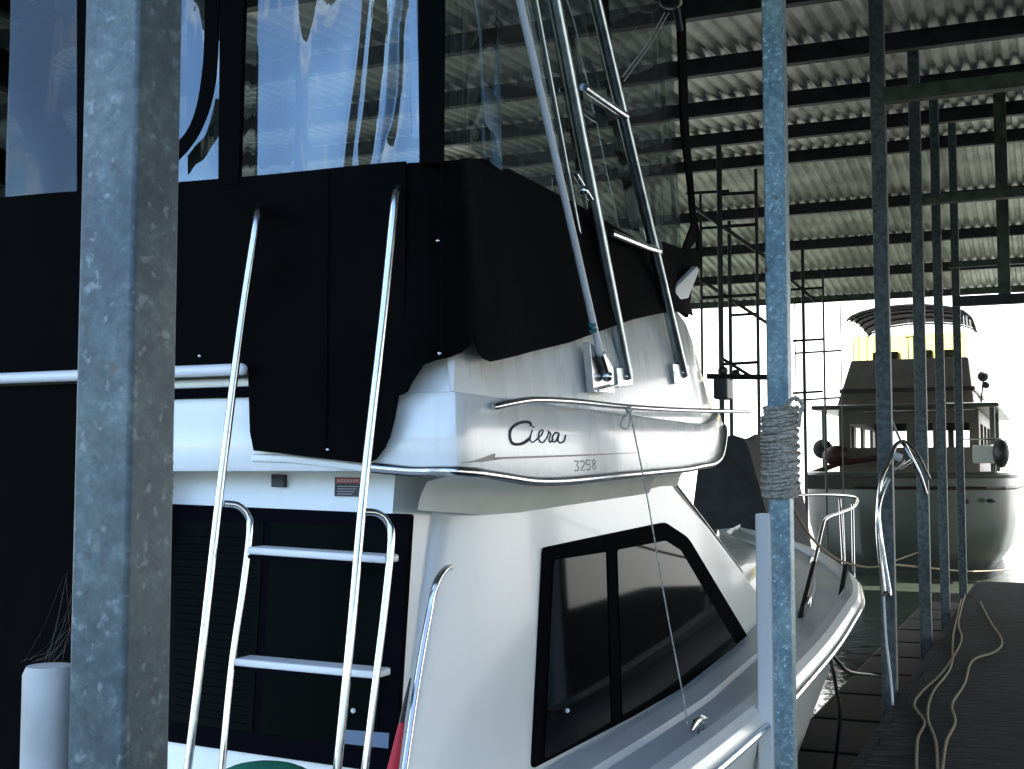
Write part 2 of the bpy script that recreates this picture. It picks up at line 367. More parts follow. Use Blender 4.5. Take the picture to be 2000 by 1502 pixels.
# rub rail in dark steel line
b=MB()
for sd_ in (1,-1): b.tube([W(f,CL+sd_*(half(f)+.028),sheer(f)-.06) for f in fs],.018,8)
b.build('rub_rail','steel',Y,smooth=True)
# ---- cabin body
def fb(z): return 3.50-.16*(2.1-z)
def fw(z): return 3.74-.30*(2.05-z)
def lside(z): return -1.745-.03*(z-1)
secs=[]
for z in [.45,.8]+[.95+.075*k for k in range(16)]+[2.15]:
    c=-1.875; r=[W(fb(z),-4.05,z),W(fb(z),-3,z),W(fb(z),-1.915,z),W(fb(z)+.002,-1.90,z),W(lerp(fb(z),fw(z),.6),-1.885,z)]
    for k in range(0,15):
        a=math.pi/2*k/14; f=4.25-(4.25-fw(z))*math.cos(a) if k<14 else 4.25
        r.append(W(f,c+(lside(z)+.0015-c)*math.sin(a) if k else c,z))
    r.append(W(4.45,lside(z)+.0015,z))
    secs.append(r)
MB().grid(secs).build('cabin_aft_bulkhead','gel',Y,smooth=True,angle=50)
def lside(z): return -1.745-.03*(z-1)
outl=[(4.25,.93),(4.25,2.13),(6.15,2.13),(6.28,2.03),(7.0,1.78),(7.95,1.41),(8.15,1.33),(8.2,.93)]
b=MB()
b.grid([[W(f,lside(z),z) for f,z in outl+[outl[0]]],[W(f,2*CL-lside(z),z) for f,z in outl+[outl[0]]]])
i=len(b.v); b.v+=[W(f,lside(z),z) for f,z in outl]; b.f.append(tuple(range(i,i+len(outl))))
i=len(b.v); b.v+=[W(f,2*CL-lside(z),z) for f,z in outl]; b.f.append(tuple(range(i,i+len(outl))))
b.build('cabin_side','gel',Y,bevel=.045,seg=4)
# windshield: dark glass on the slope with bright frame rails
p=lambda f,z,l,e=.01:W(f,l,z)+Vector((0,0,e))+Fd*e*.4
MB().prism([p(6.4,2.0,-1.98),p(7.8,1.475,-1.98),p(7.8,1.475,-3.88),p(6.4,2.0,-3.88)],Vector((0,0,.012))).build('windshield','darkglass',Y)
b=MB()
for l in (-1.90,-1.82): b.tube([p(6.35,2.03,l,.02),p(7.0,1.79,l,.02),p(7.92,1.44,l,.02)],.014,8)
b.tube([p(7.92,1.44,-1.82,.02),p(7.92,1.44,-2.9,.02)],.014,8)
b.build('windshield_frame','steel',Y,smooth=True)
# ---- foredeck trunk
b=MB(); rows=[]
for f in (8.1,8.6,9.4,10.2,10.9,11.3):
    hw=interp([(8.1,1.12),(9.4,1.0),(10.9,.62),(11.3,.35)],f); zt=interp([(8.1,1.40),(9.4,1.44),(10.9,1.42),(11.3,1.36)],f); z0=sheer(f)
    rows.append([W(f,CL+hw*a,lerp(z0,zt,t)) for a,t in ((1.05,0),(1,.6),(.93,.92),(.8,1),(0,1.15),(-.8,1),(-.93,.92),(-1,.6),(-1.05,0))])
b.grid(rows); 
for r in (rows[0],rows[-1]):
    i=len(b.v); b.v+=r; b.f.append(tuple(range(i,i+len(r))))
b.build('foredeck_trunk','gel',Y,smooth=True,angle=40)
for f_,dl in ((8.6,1.42),(10.4,1.12)):
    q=W(f_,CL+dl,sheer(f_)+.045)
    MB().tube([q-Fd*.11,q-Fd*.04+Vector((0,0,.03)),q+Fd*.04+Vector((0,0,.03)),q+Fd*.11],[.006,.013,.013,.006],8).tube([q+Vector((0,0,.025)),q-Vector((0,0,.03))],.014).build('bow_cleat','steel',Y,smooth=True)
b=MB().box(10.9,11.15,CL-.12,CL+.12,1.42,1.56).tube([W(11.02,CL-.2,1.52),W(11.02,CL+.2,1.52)],.06,10); b.build('anchor_windlass','steel',Y,bevel=.01)
b=MB().box(9.0,9.5,CL-.25,CL+.25,1.46,1.51); b.build('deck_hatch','darkglass',Y,bevel=.02)
# ---- side window
def Lp(px,py,e): # point on cabin side, e outward
    q=U(px,py,'l',-1.76)
    for _ in range(5): q=U(px,py,'l',lside(q.z)+e)
    return q
def rounded(poly,r,k=4):
    out=[];n=len(poly)
    for i in range(n):
        a,b_,c=poly[i-1],poly[i],poly[(i+1)%n]; rr=r[i] if isinstance(r,(list,tuple)) else r
        d1=(a-b_); d2=(c-b_); u=b_+d1.normalized()*min(rr,d1.length*.45); v=b_+d2.normalized()*min(rr,d2.length*.45)
        for j in range(k+1):
            t=j/k; out.append((1-t)**2*u+2*t*(1-t)*b_+t*t*v)
    return out
win=[(1062,1070),(1040,1502),(1240,1398),(1472,1262),(1345,1050),(1300,1020)]
wpts=[Lp(x,y,.010) for x,y in win]
MB().prism(rounded(wpts,[.02,.03,.01,.04,.08,.05]),-Sd*.03).build('window_frame','frame',Y)
wf=[o for o in C.objects if o.name.startswith('window_frame')][-1]
def sub(parent): 
    return parent
pane1=[(1082,1094),(1064,1484),(1196,1410),(1186,1078)]
pane2=[(1206,1074),(1216,1400),(1440,1262),(1330,1075),(1300,1056)]
for pn in (pane1,pane2):
    MB().prism(rounded([Lp(x,y,.0155) for x,y in pn],.02),-Sd*.003).build('window_pane','darkglass',wf)
MB().ball(Lp(1108,1388,.02),.009).build('window_latch','white',wf,smooth=True)
MB().prism([Lp(x,y,.02) for x,y in ((1187,1075),(1197,1412),(1212,1404),(1204,1070))],-Sd*.006).build('window_mullion','frame',wf)
# ---- bulkhead window
def Bp(px,py,e=.0):
    q=U(px,py,'f',3.40)     # the bulkhead leans; refine
    for _ in range(4): q=U(px,py,'f',fb(q.z)-e)
    return q
MB().prism(rounded([Bp(x,y,.012) for x,y in ((230,980),(214,1432),(768,1512),(800,1005))],.01),Fd*.03).build('bulkhead_window_frame','frame',Y)
bw=[o for o in C.objects if o.name.startswith('bulkhead_window_frame')][-1]
for pn in (((240,1015),(228,1395),(492,1430),(515,1020)),((530,1020),(508,1432),(735,1466),(765,1030))):
    MB().prism([Bp(x,y,.016) for x,y in pn],Fd*.003).build('window_pane','screen',bw)
# louvre lines inside left pane
b=MB()
for k in range(24):
    y=1045+k*15; b.quadbox(Bp(342,y,.0185),Bp(500-k*.9,y+4+k*.8,.0185)-Bp(342,y,.0185),Vector((0,0,-.0035)),Fd*.002)
b.build('blind','frame',bw)
MB().ball(Bp(690,1388,.02),.008).build('window_latch','white',bw,smooth=True)
b=MB().prism([Bp(x,y,.018) for x,y in ((672,1425),(668,1452),(758,1462),(760,1432))],Fd*.001); b.build('blue_reflection_band',mat('painted blue reflection',(.06,.11,.2),.3),bw)  # bluish window reflection painted as a flat band
# small fittings on bulkhead
MB().prism([Bp(x,y,.02) for x,y in ((529,926),(529,951),(555,952),(555,927))],Fd*.02).build('switch_box','black',Y,bevel=.003)
b=MB().prism([Bp(x,y,.006) for x,y in ((654,932),(653,969),(707,970),(707,933))],Fd*.004); wl=b.build('warning_label','black',Y)
MB().prism([Bp(x,y,.0075) for x,y in ((656,934),(656,943),(705,944),(705,935))],Fd*.001).build('label_header','orange',wl)
b=MB()
for k in range(7):
    x=660+k*6; b.prism([Bp(x,936,.0085),Bp(x,941.5,.0085),Bp(x+3.4,941.6,.0085),Bp(x+3.4,936.1,.0085)],Fd*.0008)
for k,y in enumerate((949,954,959,964)): b.prism([Bp(659,y,.008),Bp(659,y+1.3,.008),Bp(700-k*4,y+1.9,.008),Bp(700-k*4,y+.6,.008)],Fd*.001)
b.build('label_print','labelwhite',wl)
# black canvas curtain closing the port half of the cockpit opening
MB().box(3.315,3.345,-4.6,-2.80,.3,2.395).build('cockpit_curtain','canvas',Y)
# rail moulding under the canvas (bridge deck edge)
b=MB().tube([W(3.285,-4.3,2.42),W(3.285,-2.335,2.42)],.019,12)
b.ball(W(3.285,-2.335,2.42),.019)
b.build('bridge_deck_rail','white',Y,smooth=True)
MB().box(3.35,3.45,-4.3,-1.95,2.37,2.399).build('bridge_deck_edge','gel_bridge',Y,bevel=.006)
MB().box(3.352,3.5,-4.3,-1.95,2.34,2.369).build('deck_edge_shadow','frame',Y)  # black strip standing in for the shadow under the rail
MB().box(3.44,3.9,-4.1,-1.9,2.155,2.339).build('bulkhead_header','gel',Y,bevel=.01)
MB().slab([[U(x,y,'f',3.33),U(x,y+16,'f',3.33)] for x,y in ((490,886),(560,888),(640,897),(724,908))],Fd*.16).build('canvas_footing_lip','gel',Y,bevel=.006)
# ---- bridge coaming (plan path, starboard then mirrored)
plan=[(3.345,CL),(3.345,-2.4),(3.34,-1.95),(3.335,-1.85),(3.335,-1.75),(3.335,-1.68),(3.336,-1.635),(3.345,-1.612),(3.37,-1.601),(3.42,-1.597),(3.5,-1.597),(3.65,-1.6)]+[(f,-1.6) for f in (3.9,4.2,4.6,5,5.4,5.8,6.1,6.34)]+[(6.55,-1.61),(6.75,-1.64),(6.93,-1.72),(7.08,-1.88),(7.17,-2.15),(7.22,-2.5),(7.24,CL)]
def zb(f): return interp([(3.34,2.10),(4.0,2.06),(5.84,2.11),(6.34,2.14),(6.55,2.19),(6.72,2.33),(7.3,2.37)],f)
def zt(f): return interp([(3.34,2.80),(5.6,2.93),(6.2,2.93),(6.5,2.8),(6.93,2.52),(7.3,2.50)],f)
def inward(i):
    a=Vector(plan[max(i-1,0)]+(0,)); c=Vector(plan[min(i+1,len(plan)-1)]+(0,)); t=(c-a).normalized()
    return Vector((t.y,-t.x,0)) if True else None
def prof_row(i,side=1):
    f,l=plan[i]; t=inward(i)
    nin=Vector((t[0],t[1])); 
    # inward = towards (5,CL)
    if nin.dot(Vector((5-f,CL-l)))<0: nin=-nin
    z0=zb(f); z1=zt(f); zl=2.335 if f<6.3 else lerp(2.335,2.44,min(1,(f-6.3)/.6))
    lv=[(z0,.0),(z0+.012,-.006),(lerp(z0,zl,.5),.006),(zl-.012,.012),(zl,.02),(zl+.004,.05),(lerp(zl,z1,.5),.08),(z1,.13)]
    fl=1 
    out=[]
    for z,e in lv:
        g=Vector((f,l))+nin*e; ll=g.y if side==1 else 2*CL-g.y
        out.append(W(g.x,ll,z))
    return out
b=MB()
rs=[prof_row(i) for i in range(len(plan))]+[prof_row(i,-1) for i in range(len(plan)-1,-1,-1)]
b.grid(rs+[rs[0]]); 
i=len(b.v); b.v+=[r[-1] for r in rs]; 
i=len(b.v)
co=b.build('bridge_coaming','gel_bridge',Y,smooth=True,angle=38)
MB().box(3.5,6.6,-4.15,-1.75,2.34,2.37).build('bridge_floor','gel_bridge',Y)
# cream underside band
def under(i,side=1):
    f,l=plan[i]; r=prof_row(i,side)[0]
    cl=lambda d: W(min(max(f+ (0 if f<6 else -.35*d),3.5 if i<6 else 3.4),6.3+.2*(1-d)),(lerp(l,-1.77,d) if l>-1.77 else l) if side==1 else 2*CL-(lerp(l,-1.77,d) if l>-1.77 else l),0)
    out=[r]
    for d,dz in ((.35,-.012),(.8,-.03),(.93,-.07),(1,-.115)):
        c=cl(d); out.append(Vector((c.x,c.y,r.z+dz if f<6.5 else min(r.z,2.14)+dz)))
    return out
MB().grid([under(i) for i in range(8,len(plan)-5)]).build('bridge_underside','cream',Y,smooth=True,angle=60)
# chrome lower trim
def on_coam(f,z,e): return None
tr=[W(3.31,-1.875,2.11)]+[W(plan[i][0],plan[i][1],zb(plan[i][0])-.0)+( -Fd*.008 if plan[i][0]<3.4 else Sd*.010) for i in range(4,len(plan)-4)]
tr=tr+[W(6.97,-1.72,2.37),W(7.15,-1.95,2.39)]
MB().tube(smooth_path(tr,4),.0165,10).build('lower_chrome_trim','steel',Y,smooth=True)
# upper grab rail
hp=[U(963,795,'l',-1.592),U(1005,786,'l',-1.575),U(1050,781,'l',-1.572),U(1130,785,'l',-1.572),U(1225,795,'l',-1.572),U(1330,801,'l',-1.572),U(1420,803,'l',-1.58),U(1466,804,'l',-1.62)]
MB().tube(smooth_path(hp,5),[.008]+[.012]*34+[.008],10).build('grab_rail','steel',Y,smooth=True)
# lettering
def T(x,y,e=.0): 
    q=U(x,y,'l',-1.6)
    for _ in range(4): q=U(x,y,'l',interp([(2.08,-1.595),(2.2,-1.6045),(2.32,-1.611)],q.z)+e)
    return q
def stroke(b,pts,r,sm=True):
    q=[T(x,y) for x,y in pts]; b.tube(smooth_path(q,5) if sm else q,r,6)
b=MB()
stroke(b,[(1037,832),(1034,825),(1022,824),(1006,830),(997,841),(996,855),(1001,866),(1013,868),(1025,864),(1034,857)],.0052)
stroke(b,[(1034,857),(1038,846),(1040,840),(1037,850),(1036,860),(1041,864),(1049,858)],.0022)
stroke(b,[(1049,858),(1058,849),(1061,841),(1056,841),(1052,850),(1054,861),(1061,864),(1068,856)],.0026)
stroke(b,[(1068,856),(1072,846),(1071,842),(1074,845),(1076,848),(1073,858),(1075,864),(1081,858)],.0026)
stroke(b,[(1091,846),(1085,845),(1079,854),(1081,863),(1087,860),(1092,848),(1090,860),(1095,865),(1102,861),(1105,850)],.0028)
b.ball(T(1042,834),.0035); b.build('script_lettering','ink',Y,smooth=True)
b=MB()
segs={'3':[[(0,0),(8,0),(4,9),(8,12),(7,18),(0,19)]],'2':[[(0,3),(4,0),(8,3),(7,9),(0,19),(8,19)]],'5':[[(8,0),(0,0),(0,8),(6,8),(8,13),(6,19),(0,19)]],'8':[[(4,0),(0,4),(4,9),(8,14),(4,19),(0,14),(4,9),(8,4),(4,0)]]}
for k,c in enumerate('3258'):
    for sg in segs[c]: stroke(b,[(1122+k*11.2+x,900.5-k*.9+y) for x,y in sg],.0022,False)
b.build('model_number_lettering','ink',Y)
b=MB(); e=-Sd*.006
b.prism([T(904,904,.0055),T(930,898,.0055),T(968,886,.0055),T(966,894,.0055),T(985,895.5,.0055),T(940,903,.0055)],e)
b.prism([T(960,893.5,.0055),T(960,897.5,.0055),T(1130,891,.0055),T(1250,884.5,.0055),T(1250,883.5,.0055),T(1130,888,.0055)],e)
b.build('accent_stripe','ink',Y)
# ---- black canvas: side + aft skirt
cpl=[(3.296,-1.815),(3.296,-1.80),(3.296,-1.785),(3.297,-1.75),(3.30,-1.735),(3.306,-1.70),(3.32,-1.665),(3.345,-1.635),(3.38,-1.61),(3.41,-1.60),(3.435,-1.595),(3.46,-1.592),(3.5,-1.591),(3.56,-1.593),(3.64,-1.60),(3.8,-1.615),(4.0,-1.642),(4.4,-1.645),(4.8,-1.65),(5.2,-1.655),(5.6,-1.66),(5.9,-1.67),(6.2,-1.69),(6.45,-1.72)]
def cbot(f,l):
    if f<3.38: return interp([(-1.815,2.20),(-1.80,2.25),(-1.785,2.325),(-1.75,2.335),(-1.735,2.365),(-1.70,2.415),(-1.66,2.43),(-1.61,2.445)],l)
    return interp([(3.38,2.455),(3.41,2.475),(3.435,2.50),(3.46,2.465),(3.52,2.435),(3.62,2.45),(4.3,2.56),(5.1,2.74),(5.42,2.80),(5.6,2.83),(6.05,2.90),(6.6,2.93)],f)
def ctop(f): return interp([(3.3,3.03),(3.45,3.065),(3.7,3.12),(4.0,3.15),(4.8,3.165),(5.5,3.16),(6.5,3.19)],f)
rows=[]
for f,l in cpl:
    z0=cbot(f,l); z1=ctop(f); row=[]
    for k in range(9):
        t=k/8; wv=.006*noise.noise(Vector((f*3,l*3,t*2)))
        row.append(W(f+.03*t*max(0,1-abs(f-3.34)/.12),l-.06*t*min(1,max(0,(f-3.30)/.25))+wv,lerp(z0,z1,t)))
    rows.append(row)
MB().slab(rows,W(.006,-.008,0)).build('side_canvas','canvas',Y,smooth=True,angle=60)
# aft skirt: traced outline, wavy
def aft_canvas():
    b=MB(); rows=[]
    ls=[-4.3+i*.05 for i in range(39)]+[-2.37,-2.335,-2.325,-2.315,-2.3,-2.2,-2.1,-2.0,-1.93,-1.89,-1.86,-1.83,-1.815,-1.80,-1.785,-1.765]
    for l in ls:
        z0=2.425 if l<-2.33 else interp([(-2.326,2.43),(-2.324,2.40),(-2.312,2.165),(-2.2,2.155),(-1.89,2.122),(-1.86,2.135),(-1.83,2.17),(-1.815,2.20),(-1.80,2.25),(-1.785,2.325),(-1.75,2.335)],l)
        z1=interp([(-4.3,3.085),(-3.38,3.062),(-2.43,3.042),(-1.7,3.032)],l)
        rows.append([W(3.302-.003*math.sin(l*9)-.004*noise.noise(Vector((l*4,0,k*.5))),l,lerp(z0,z1,k/8)) for k in range(9)])
    b.slab(rows,Fd*.008); return b
aft_canvas().build('aft_canvas','canvas',Y,smooth=True,angle=60)
# snap studs
for x,y in ((390,695),(858,690),(640,878),(855,470)): MB().ball(U(x,y,'f',3.288),.006,n=6).build('snap_stud','steel',Y,smooth=True)
for x in (300,640,862):
    q=U(x,500,'f',3.298); l=q.dot(Sd); zb_=2.43 if x==300 else (2.15 if x==640 else 2.44)
    MB().tube([W(3.2975,l,zb_),W(3.2965,l+.002,2.7),W(3.2975,l,3.02)],.0022,5).build('canvas_seam','frame',Y)
# ---- enclosure frame strips and clear vinyl
EZ=4.72
def stripf(b,pts,wd,kind,val,d):
    q=[U(x,y,kind,val) for x,y in pts]; b.prism(q,d); return b
def fstrip(name,l0,l1,f=3.31,z0=3.08,z1=EZ): MB().box(f-.008,f+.02,l0,l1,z0,z1).build(name,'strip',Y)
for pts in ([(150,-260),(150,395),(200,392),(200,-260)],[(432,-260),(426,362),(465,358),(484,-260)],[(815,-260),(819,318),(862,318),(866,-260)],[(-120,-260),(-110,420),(-60,415),(-62,-260)]):
    MB().prism([U(x,y,'f',3.30) for x,y in pts],Fd*.02).build('canvas_strip','strip',Y)
# curved strip of rolled window
cur=[(330,330),(372,285),(400,235),(418,170),(425,90),(428,-30)]
inn=[(330,292),(360,262),(380,220),(392,160),(398,90),(400,-30)]
b=MB(); b.slab([[U(x,y,'f',3.306),U(u,v,'f',3.306)] for (x,y),(u,v) in zip(smooth_path([Vector(c+(0,)) for c in cur],4) and [tuple(p)[:2] for p in smooth_path([Vector(c+(0,)) for c in cur],4)],[tuple(p)[:2] for p in smooth_path([Vector(c+(0,)) for c in inn],4)])],Fd*.006)
b.build('rolled_window_edge','strip',Y)
# vinyl panes, gently buckled sheets
STAB=[(-600,0),(200,0),(260,.1),(330,.1),(345,.05),(440,.0),(466,.3),(480,.0),(560,.06),(676,-.02),(690,-.5),(722,-.55),(732,.35),(760,.05),(800,.0),(822,.1),(900,0)]
def xl(l): return 1000+FPX*(3.33*Fd.x+l*Sd.x)/(3.33*Fd.y+l*Sd.y)
def vsheet(l0,l1,f,seed):
    rows=[]; nl=int((l1-l0)/.006); acc=[0]*33; rev=[0]*33; prevl=l0; zs=[lerp(3.0,EZ,k/32) for k in range(33)]
    for i in range(nl+1):
        l=lerp(l0,l1,i/nl); r=[]
        for k,z in enumerate(zs):
            lz=l-.10*(z-3.35)-.03*noise.noise(Vector((z*2.3,seed,1)))
            sl=interp(STAB,xl(lz))+.16*noise.noise(Vector((lz*8+z*1.2,z*.6,seed)))+.10*noise.noise(Vector((lz*22+z*2,z*.8,seed+4)))
            if acc[k]<-.026: rev[k]=1
            if acc[k]>.02: rev[k]=-1
            if rev[k]==1:
                sl=1.1+.3*noise.noise(Vector((k*.3,i*.1,seed)))
                if acc[k]>.008: rev[k]=0
            elif rev[k]==-1:
                sl=-.25
                if acc[k]<.004: rev[k]=0
            acc[k]+=sl*(l-prevl)
            r.append(W(f+acc[k]+.026*noise.noise(Vector((l*4.6+seed,z*1.7,seed))),l,z))
        prevl=l; rows.append(r)
    return MB().grid(rows)
for l0,l1,sd_ in ((-4.28,-3.45,1.3),(-3.40,-2.95,2.2),(-2.94,-2.46,5.1),(-2.34,-1.74,9.7)):
    vsheet(l0,l1,3.345,sd_).build('vinyl_window','vinyl' if l0>-3 else 'vinyl_side',Y,smooth=True,angle=0)
# starboard side vinyl (aft corner piece wavy, then flat)
rows=[]
for f,l in cpl[15:]:
    rows.append([W(f,l-.06-.05*k/10+.008*noise.noise(Vector((f*7,0,k*.3))),lerp(3.09,EZ,k/10)) for k in range(11)])
MB().grid(rows).build('side_vinyl_window','vinyl_side',Y,smooth=True,angle=0)
rows=[]
for f,l in cpl[5:16]:
    rows.append([W(f+.004,l-.05-.05*k/10+.012*noise.noise(Vector((f*16,0,k*.3))),lerp(3.105,EZ,k/10)) for k in range(11)])
MB().grid(rows).build('corner_vinyl_window','vinyl',Y,smooth=True,angle=0)
# side strips
def sstrip(name,pts,l=-1.735,th=.012):
    MB().prism([U(x,y,'l',l) for x,y in pts],-Sd*th).build(name,'strip',Y)
sstrip('canvas_strip',[(1060,-150),(1085,60),(1130,330),(1190,620),(1212,620),(1160,330),(1120,60),(1098,-150)])
sstrip('canvas_strip',[(1158,-150),(1170,60),(1232,430),(1250,440),(1192,60),(1180,-150)])
sstrip('canvas_strip',[(1183,420),(1190,436),(1250,452),(1246,436)])
sstrip('canvas_strip',[(1318,-150),(1332,250),(1352,420),(1368,505),(1376,500),(1360,420),(1346,250),(1334,-150)])
sstrip('canvas_strip',[(1140,195),(1150,212),(1220,250),(1228,232)])
sstrip('window_hem',[(1290,470),(1300,510),(1372,520),(1372,490),(1335,486)])
sstrip('window_hem',[(1340,300),(1352,440),(1335,486),(1325,490),(1345,492),(1366,460),(1358,420),(1350,300)])
sstrip('canvas_flap',[(1372,500),(1300,508),(1318,600),(1345,620),(1352,560),(1362,545)],l=-1.74,th=.02)
MB().prism([U(x,y,'l',-1.70) for x,y in ((1322,560),(1362,520),(1366,528),(1345,582),(1315,588))],-Sd*.03).build('folded_white_flap','white',Y,bevel=.004)
# port side frame and vinyl, forward frame
MB().grid([[W(f,-4.17,z) for z in (3.1,EZ)] for f in (3.35,4.4,5.5,6.5)]).build('side_vinyl_window','vinyl_side',Y)
b=MB()
for f in (4.3,5.4,6.45): b.box(f-.04,f+.04,-4.18,-4.15,2.9,EZ)
b.box(3.32,6.5,-4.19,-4.16,3.35,3.50); b.build('port_canvas_strip','strip',Y)
MB().box(3.32,6.5,-4.2,-4.16,2.3,3.12).build('port_canvas','canvas',Y)
b=MB()   # curved far window edging seen through aft vinyl
for dx in (0,):
    o1=[(60,330),(95,240),(70,160),(75,95),(110,55),(180,40)]; 
    b.tube(smooth_path([U(x,y,'l',-4.13) for x,y in ((140,335),(105,260),(78,190),(72,120),(95,75),(170,60))],5),.07,6)
b.tube([U(-40,120,'l',-4.13),U(75,150,'l',-4.13)],.08,6)
b.tube([U(-20,-10,'l',-4.13),U(160,60,'l',-4.13)],.04,6)
b.build('port_window_edging','strip',Y)
# enclosure top
MB().slab([[W(f,l,EZ+.06*math.cos((l-CL)/1.3*1.4)) for l in (-4.2,-3.6,CL,-2.3,-1.66)] for f in (3.28,4.2,5.2)],Vector((0,0,.02))).build('enclosure_top','tarp',Y,smooth=True)
# helm seat and console inside the bridge
MB().box(4.9,5.4,-3.6,-2.2,2.37,2.98).build('helm_seat','white',Y,bevel=.05)
MB().prism([W(6.0,-2.2,2.37),W(6.5,-2.2,2.37),W(6.5,-2.2,2.98),W(6.15,-2.2,2.98)],-Sd*1.2).build('helm_console','gel_bridge',Y,bevel=.02)
# ---- arch tubes
def arch(p0,p1,name='arch_leg',r=.027,m='arch',l0=-1.655,l1=-1.69):
    a=U(*p0,'l',l0); c=U(*p1,'l',l1); d=(c-a)
    return MB().tube([a,a+d*.5,a+d*1.35],r,14).build(name,m,Y,smooth=True)
a1=arch((1225,738),(1083,0)); a2=arch((1335,733),(1163,0))
arch((1172,690),(1015,0),'antenna_rod',.014,'white',-1.60,-1.60)
arch((1150,560),(1046,0),'enclosure_tube',.010,'arch',-1.70,-1.72)
b=MB().tube([U(1140,170,'l',-1.665),U(1205,215,'l',-1.665),U(1222,226,'l',-1.665)],.017,10); b.build('arch_rung','steel',Y,smooth=True)
b=MB().tube([U(1192,455,'l',-1.66),U(1262,483,'l',-1.66),U(1286,490,'l',-1.66)],.019,10); b.build('arch_rung','steel',Y,smooth=True)
for k,(x,y) in enumerate(((1222,735),(1332,728))):
    b=MB().prism([U(x-18,y-18,'l',-1.652),U(x-14,y+22,'l',-1.652),U(x+14,y+18,'l',-1.652),U(x+14,y-16,'l',-1.652)],-Sd*.05).ball(U(x,y,'l',-1.63),.010)
    b.build('arch_foot','arch',Y,bevel=.004)
b=MB().prism([U(1152,668,'l',-1.615),U(1160,765,'l',-1.615),U(1200,768,'l',-1.615),U(1198,720,'l',-1.615),U(1182,690,'l',-1.615)],-Sd*.03)
b.tube([U(1172,690,'l',-1.60),U(1186,735,'l',-1.60)],.019,10).ball(U(1186,735,'l',-1.595),.022).tube([U(1168,762,'l',-1.60),U(1205,752,'l',-1.60)],.006)
b.build('antenna_mount','steel',Y,bevel=.003)
b=MB()
for t in (.0,.012): 
    a=U(1156,632,'l',-1.60); c=U(1015,0,'l',-1.60); d=(c-a).normalized(); b.tube([a-d*(t*2+.0),a-d*(t*2+.010)],.0152,12)
b.build('antenna_tape','teal',Y)
b=MB().ball(U(1140,372,'l',-1.64),.02).tube([U(1125,340,'l',-1.67),U(1155,390,'l',-1.64)],.012); b.build('tube_clamp','steel',Y,smooth=True)
# light on front of coaming
b=MB().box(6.86,7.0,-1.72,-1.64,2.50,2.62); b.ball(W(6.93,-1.68,2.66),.03,n=6); b.build('running_light','black',Y,bevel=.01)
# front bow: top of arch knot with lines at upper right
b=MB().ball(U(1310,5,'l',-1.72),.06,n=8,sz=.5).tube([U(1320,10,'l',-1.73),U(1328,60,'l',-1.73)],.02); b.build('bimini_joint','black',Y,smooth=True)
b=MB()
for d in (0,8): b.tube([U(1298+d,25,'l',-1.70),U(1268+d,80,'l',-1.68),U(1216+d*.4,150+d,'l',-1.68)],.003,5)
b.build('lashing_line','rope',Y)
# ---- grab rail at the cabin corner
hp=[U(880,1108,'f',3.52),U(868,1114,'f',3.42),U(852,1140,'f',3.36),U(838,1200,'f',3.33),U(815,1330,'f',3.25),U(788,1520,'f',3.14)]
MB().tube(smooth_path(hp,5),.0105,10).build('corner_grab_rail','steel',Y,smooth=True)
# ---- foredeck rail
Hd=lambda f,dz,side=1,inn=.1: W(f,CL+side*(half(f)-inn),sheer(f)+dz)
rl=[Hd(7.0,.04),Hd(7.5,.45),Hd(8.5,.62),Hd(9.6,.68),Hd(10.6,.70),Hd(11.6,.72),Hd(12.3,.74)]
b=MB(); pr=[U(1545,968,'Y',10.2),U(1600,966,'Y',10.6),U(1650,968,'Y',11.2),U(1674,974,'Y',11.5),U(1668,990,'Y',10.6),U(1640,1002,'Y',10.0),U(1615,1012,'Y',9.6),U(1606,1030,'Y',9.3),U(1590,1100,'Y',8.9),U(1556,1230,'Y',8.2),U(1548,1262,'Y',8.0)]
b.tube(smooth_path(pr,5),.013,10); b.build('bow_rail','steel',Y,smooth=True)
for (a,c) in (((1665,985),(1668,1160)),((1645,1000),(1652,1185)),((1640,975),(1648,1120))):
    MB().tube([U(*a,'Y',10.6),U(*c,'Y',10.2)],.011,8).build('rail_stanchion','steel',Y,smooth=True)
# dark padding on stanchion bottoms
b=MB().tube([U(1590,1100,'Y',8.88),U(1556,1235,'Y',8.18)],.02,8); b.build('rail_padding','black',Y)
b=MB().tube([U(1652,1105,'Y',9.2),U(1634,1222,'Y',8.9)],.022,8); b.build('rail_padding','black',Y)
# side cleats / chock
q=U(1365,1416,'z',1.035)
b=MB().tube([q-Fd*.12,q-Fd*.05+Vector((0,0,.02)),q+Fd*.05+Vector((0,0,.02)),q+Fd*.14],[.006,.014,.014,.006],8).tube([q-Fd*.04+Vector((0,0,.015)),q-Fd*.04-Vector((0,0,.03))],.012).tube([q+Fd*.05+Vector((0,0,.015)),q+Fd*.05-Vector((0,0,.03))],.012)
b.build('deck_cleat','steel',Y,smooth=True)
q=W(7.95,-1.27,1.14)
b=MB().ball(U(1610,1258,'Y',7.75),.05,n=8,sx=1.3,sz=.9)
b.build('fairlead','black',Y,smooth=True)
# mooring line from fairlead (rope is its own thing)
b=MB().tube(smooth_path([U(1612,1262,'Y',7.65),U(1625,1300,'Y',7.5),U(1633,1345,'Y',7.6),U(1640,1400,'Y',7.8),U(1630,1500,'Y',8.2)],5),.012,8)
b.tube(smooth_path([U(1612,1262,'Y',7.66),U(1635,1290,'Y',7.7),U(1658,1312,'Y',8.0),U(1700,1318,'Y',8.9),U(1718,1322,'Y',9.3)],5),.012,8)
tag(b.build('mooring_line','black',smooth=True),'black mooring line through the yacht fairlead down to the water','rope')
